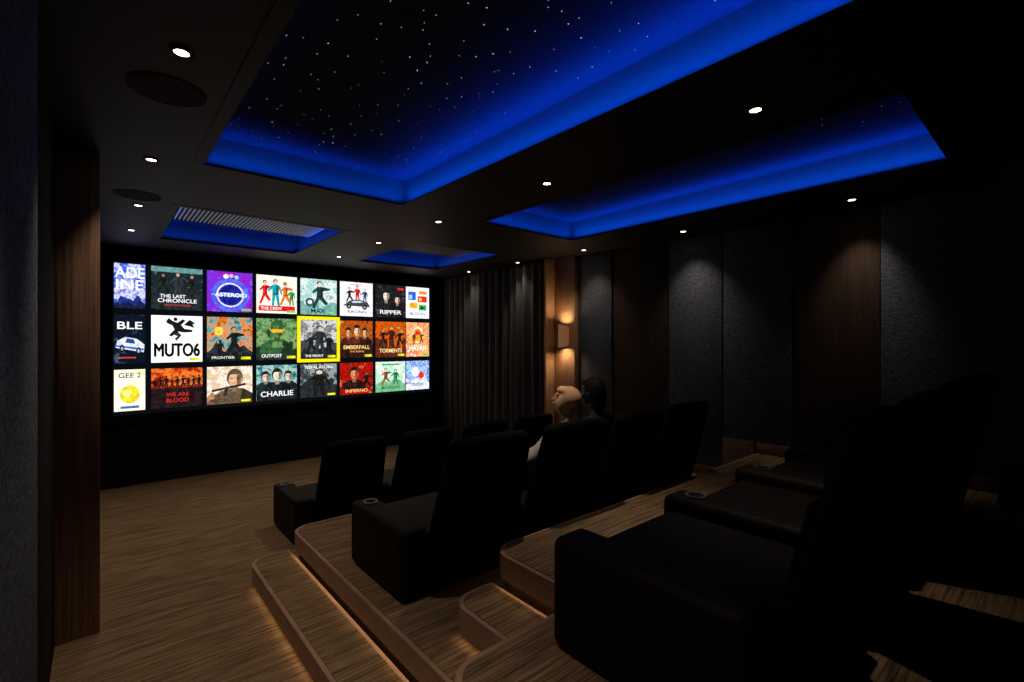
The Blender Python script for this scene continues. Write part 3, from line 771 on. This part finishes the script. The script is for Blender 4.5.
def person(loc, label, skin, hairc, shirt, trouser, yaw, pitch, lean, headz, fair, hs=1.0):
    e = empty('person', loc, label, 'person')
    Ms = plain('skin', skin, .55, spec=.4, noise=.06, nscale=30)
    Mh = plain('hair', hairc, .75, spec=.2, noise=.12, nscale=14)
    Mt = plain('shirt_cloth', shirt, .9, noise=.08, nscale=25, bump=.2)
    Mp = plain('trouser_cloth', trouser, .9, noise=.1, nscale=25, bump=.2)
    Msh = plain('shoe', (.02, .02, .022), .5, noise=.2)
    Lx = lean
    hc = Vector((Lx, -.56, headz))
    nb = Vector((Lx*.88, -.59, headz-.15))
    ch = Vector((Lx*.74, -.585, headz-.27)); be = Vector((Lx*.2, -.50, .54)); pe = Vector((0, -.43, .445))
    HM = Matrix.Translation(hc) @ Matrix.Rotation(yaw, 4, 'Z') @ Matrix.Rotation(pitch, 4, 'X') @ Matrix.Scale(hs, 4)
    def torso(bm, g):
        tube(bm, [pe, be, ch, nb-Vector((0, 0, .03))], [(.135+g, .10+g), (.115+g, .09+g), (.130+g, .082+g), (.056+g, .048+g)])
    def arms(bm, g, full):
        for s in (-1, 1):
            sh = ch+Vector((s*.11, 0, .04)); el = Vector((s*.190+Lx*.35, -.50, .53)); wr = Vector((s*.12, -.25, .525))
            if full: tube(bm, [sh, el, wr], [.041+g, .036+g, .024+g])
            else: tube(bm, [sh, el, el.lerp(wr, .85)], [.045+g, .041+g, .032+g])
    def legs(bm, g, full):
        for s in (-1, 1):
            pts = [Vector((s*.075, -.42, .445)), Vector((s*.095, -.2, .445)), Vector((s*.10, .02, .435)), Vector((s*.10, .055, .27)), Vector((s*.10, .05, .075 if full else .11))]
            tube(bm, pts, [.078+g, .068+g, .052+g, .046+g, .03+g])
    bm = bmesh.new()
    torso(bm, 0); arms(bm, 0, True); legs(bm, 0, True)
    tube(bm, [nb-Vector((0, 0, .02)), nb.lerp(hc, .5), hc-Vector((0, 0, .02))], [(.05, .045), (.042, .044), .045])
    for s in (-1, 1):
        tube(bm, [(s*.10, .04, .05), (s*.10, .10, .035), (s*.105, .19, .025)], [.03, .032, (.034, .018)])
        w = Vector((s*.12, -.25, .525)); p = Vector((s*.10, -.19, .53))
        tube(bm, [w, p], [(.024, .018), (.034, .014)])
        for k, (dx, ln) in enumerate(((-.027, .058), (-.009, .068), (.009, .064), (.027, .048))):
            b = p+Vector((dx, .008, 0))
            tube(bm, [b, b+Vector((dx*.15-s*.004, ln*.5, .004)), b+Vector((dx*.2-s*.006, ln*.95, -.012))], [.0095, .0088, .0075], 10)
        b = p+Vector((-s*.028, -.02, 0))
        tube(bm, [b, b+Vector((-s*.024, .016, -.002)), b+Vector((-s*.032, .04, -.008))], [.011, .0095, .008], 10)
    def skull(q):
        q = q.copy()
        if q.z < 0:
            k = min(1, -q.z/.10); q.x *= 1-.28*k*k
            if q.y < 0: q.y *= 1-.35*k
        return q
    ell(bm, (0, 0, .0), (.068, .088, .102), HM, skull)
    ell(bm, (0, .048, -.072), (.034, .028, .022), HM)
    ell(bm, (0, .070, .028), (.052, .014, .018), HM)
    ell(bm, (0, .092, -.020), (.013, .016, .012), HM)
    ell(bm, (0, .084, .0), (.010, .014, .028), HM)
    ell(bm, (0, .076, -.047), (.024, .012, .012), HM)
    for s in (-1, 1):
        ell(bm, (s*.068, -.006, -.005), (.009, .016, .027), HM)
        ell(bm, (s*.036, .050, -.026), (.026, .026, .030), HM)
    bake('body', bm, Ms, e, .0048, 4)
    bm = bmesh.new(); torso(bm, .010); arms(bm, .006, False)
    bake('shirt', bm, Mt, e, .008, 4)
    bm = bmesh.new(); legs(bm, .009, False); tube(bm, [(-.07, -.43, .45), (.07, -.43, .45)], [.095, .095])
    bake('trousers', bm, Mp, e, .008, 4)
    for s in (-1, 1):
        bm = bmesh.new(); tube(bm, [(s*.10, .035, .055), (s*.10, .10, .045), (s*.105, .20, .032)], [.040, .042, (.042, .026)])
        bake('shoe', bm, Msh, e, .006, 3)
    for s in (-1, 1):
        bm = bmesh.new(); ell(bm, (s*.028, .0765, .004), (.011, .006, .006), HM); bm_obj('eye', bm, plain('eye_white', (.55, .50, .46), .3), e)
        bm = bmesh.new(); ell(bm, (s*.029, .0820, .004), (.005, .0022, .005), HM); bm_obj('iris', bm, plain('iris', (.05, .03, .02), .2), e)
        bm = bmesh.new(); tube(bm, [HM @ Vector((s*.012, .087, .026)), HM @ Vector((s*.03, .085, .032)), HM @ Vector((s*.048, .071, .027))], [.003, .0035, .002], 8); bm_obj('eyebrow', bm, Mh, e)
    bm = bmesh.new(); ell(bm, (0, .087, -.047), (.019, .004, .0065), HM); bm_obj('mouth', bm, plain('lip', (.42, .12, .10), .4), e)
    bm = bmesh.new()
    if fair:
        ell(bm, (0, -.022, .020), (.088, .100, .102), HM)
        ell(bm, (0, .040, .064), (.068, .052, .040), HM)
        ell(bm, (0, -.050, -.060), (.074, .064, .080), HM)
        for s in (-1, 1): ell(bm, (s*.060, .020, -.020), (.024, .046, .080), HM)
        bake('hair', bm, Mh, e, .006, 16)
    else:
        ell(bm, (0, -.018, .022), (.077, .089, .096), HM)
        ell(bm, (0, .030, .070), (.060, .048, .032), HM)
        ell(bm, (0, -.045, -.01), (.072, .066, .08), HM)
        tube(bm, [HM @ Vector((0, -.05, .0)), HM @ Vector((0, -.06, -.07)), HM @ Vector((0, -.06, -.12))], [(.07, .045), (.07, .04), (.055, .03)])
        bake('hair', bm, Mh, e, .005, 8)
    return e

cy = 2.92
person((X0+PITCH+.4275+.10, cy+.06, .323), 'seated person in white shirt, fair hair, face tilted upward', (.66, .36, .23), (.82, .50, .28), (.66, .65, .63), (.06, .07, .10), math.radians(50), math.radians(20), .20, .935, True, .97)
person((X0+2*PITCH+.4275+.02, cy+.04, .323), 'seated person with dark hair and maroon top watching screen', (.05, .03, .024), (.004, .0035, .0032), (.035, .012, .010), (.03, .03, .035), math.radians(8), 0, -.12, .985, False, 1.0)

# ------------------------------------------------------------------ world + camera
w = bpy.data.worlds.new('World'); SC.world = w; w.use_nodes = True
w.node_tree.nodes['Background'].inputs[0].default_value = (.30, .34, .45, 1)
w.node_tree.nodes['Background'].inputs[1].default_value = .01
cam = bpy.data.cameras.new('Camera'); co = bpy.data.objects.new('Camera', cam); C.objects.link(co)
cam.sensor_width = 36; cam.lens = 479/1024*36; cam.clip_start = .02
co.location = (0, 0, 1.70)
co.rotation_euler = (math.radians(90), 0, -math.radians(40.7))
SC.camera = co
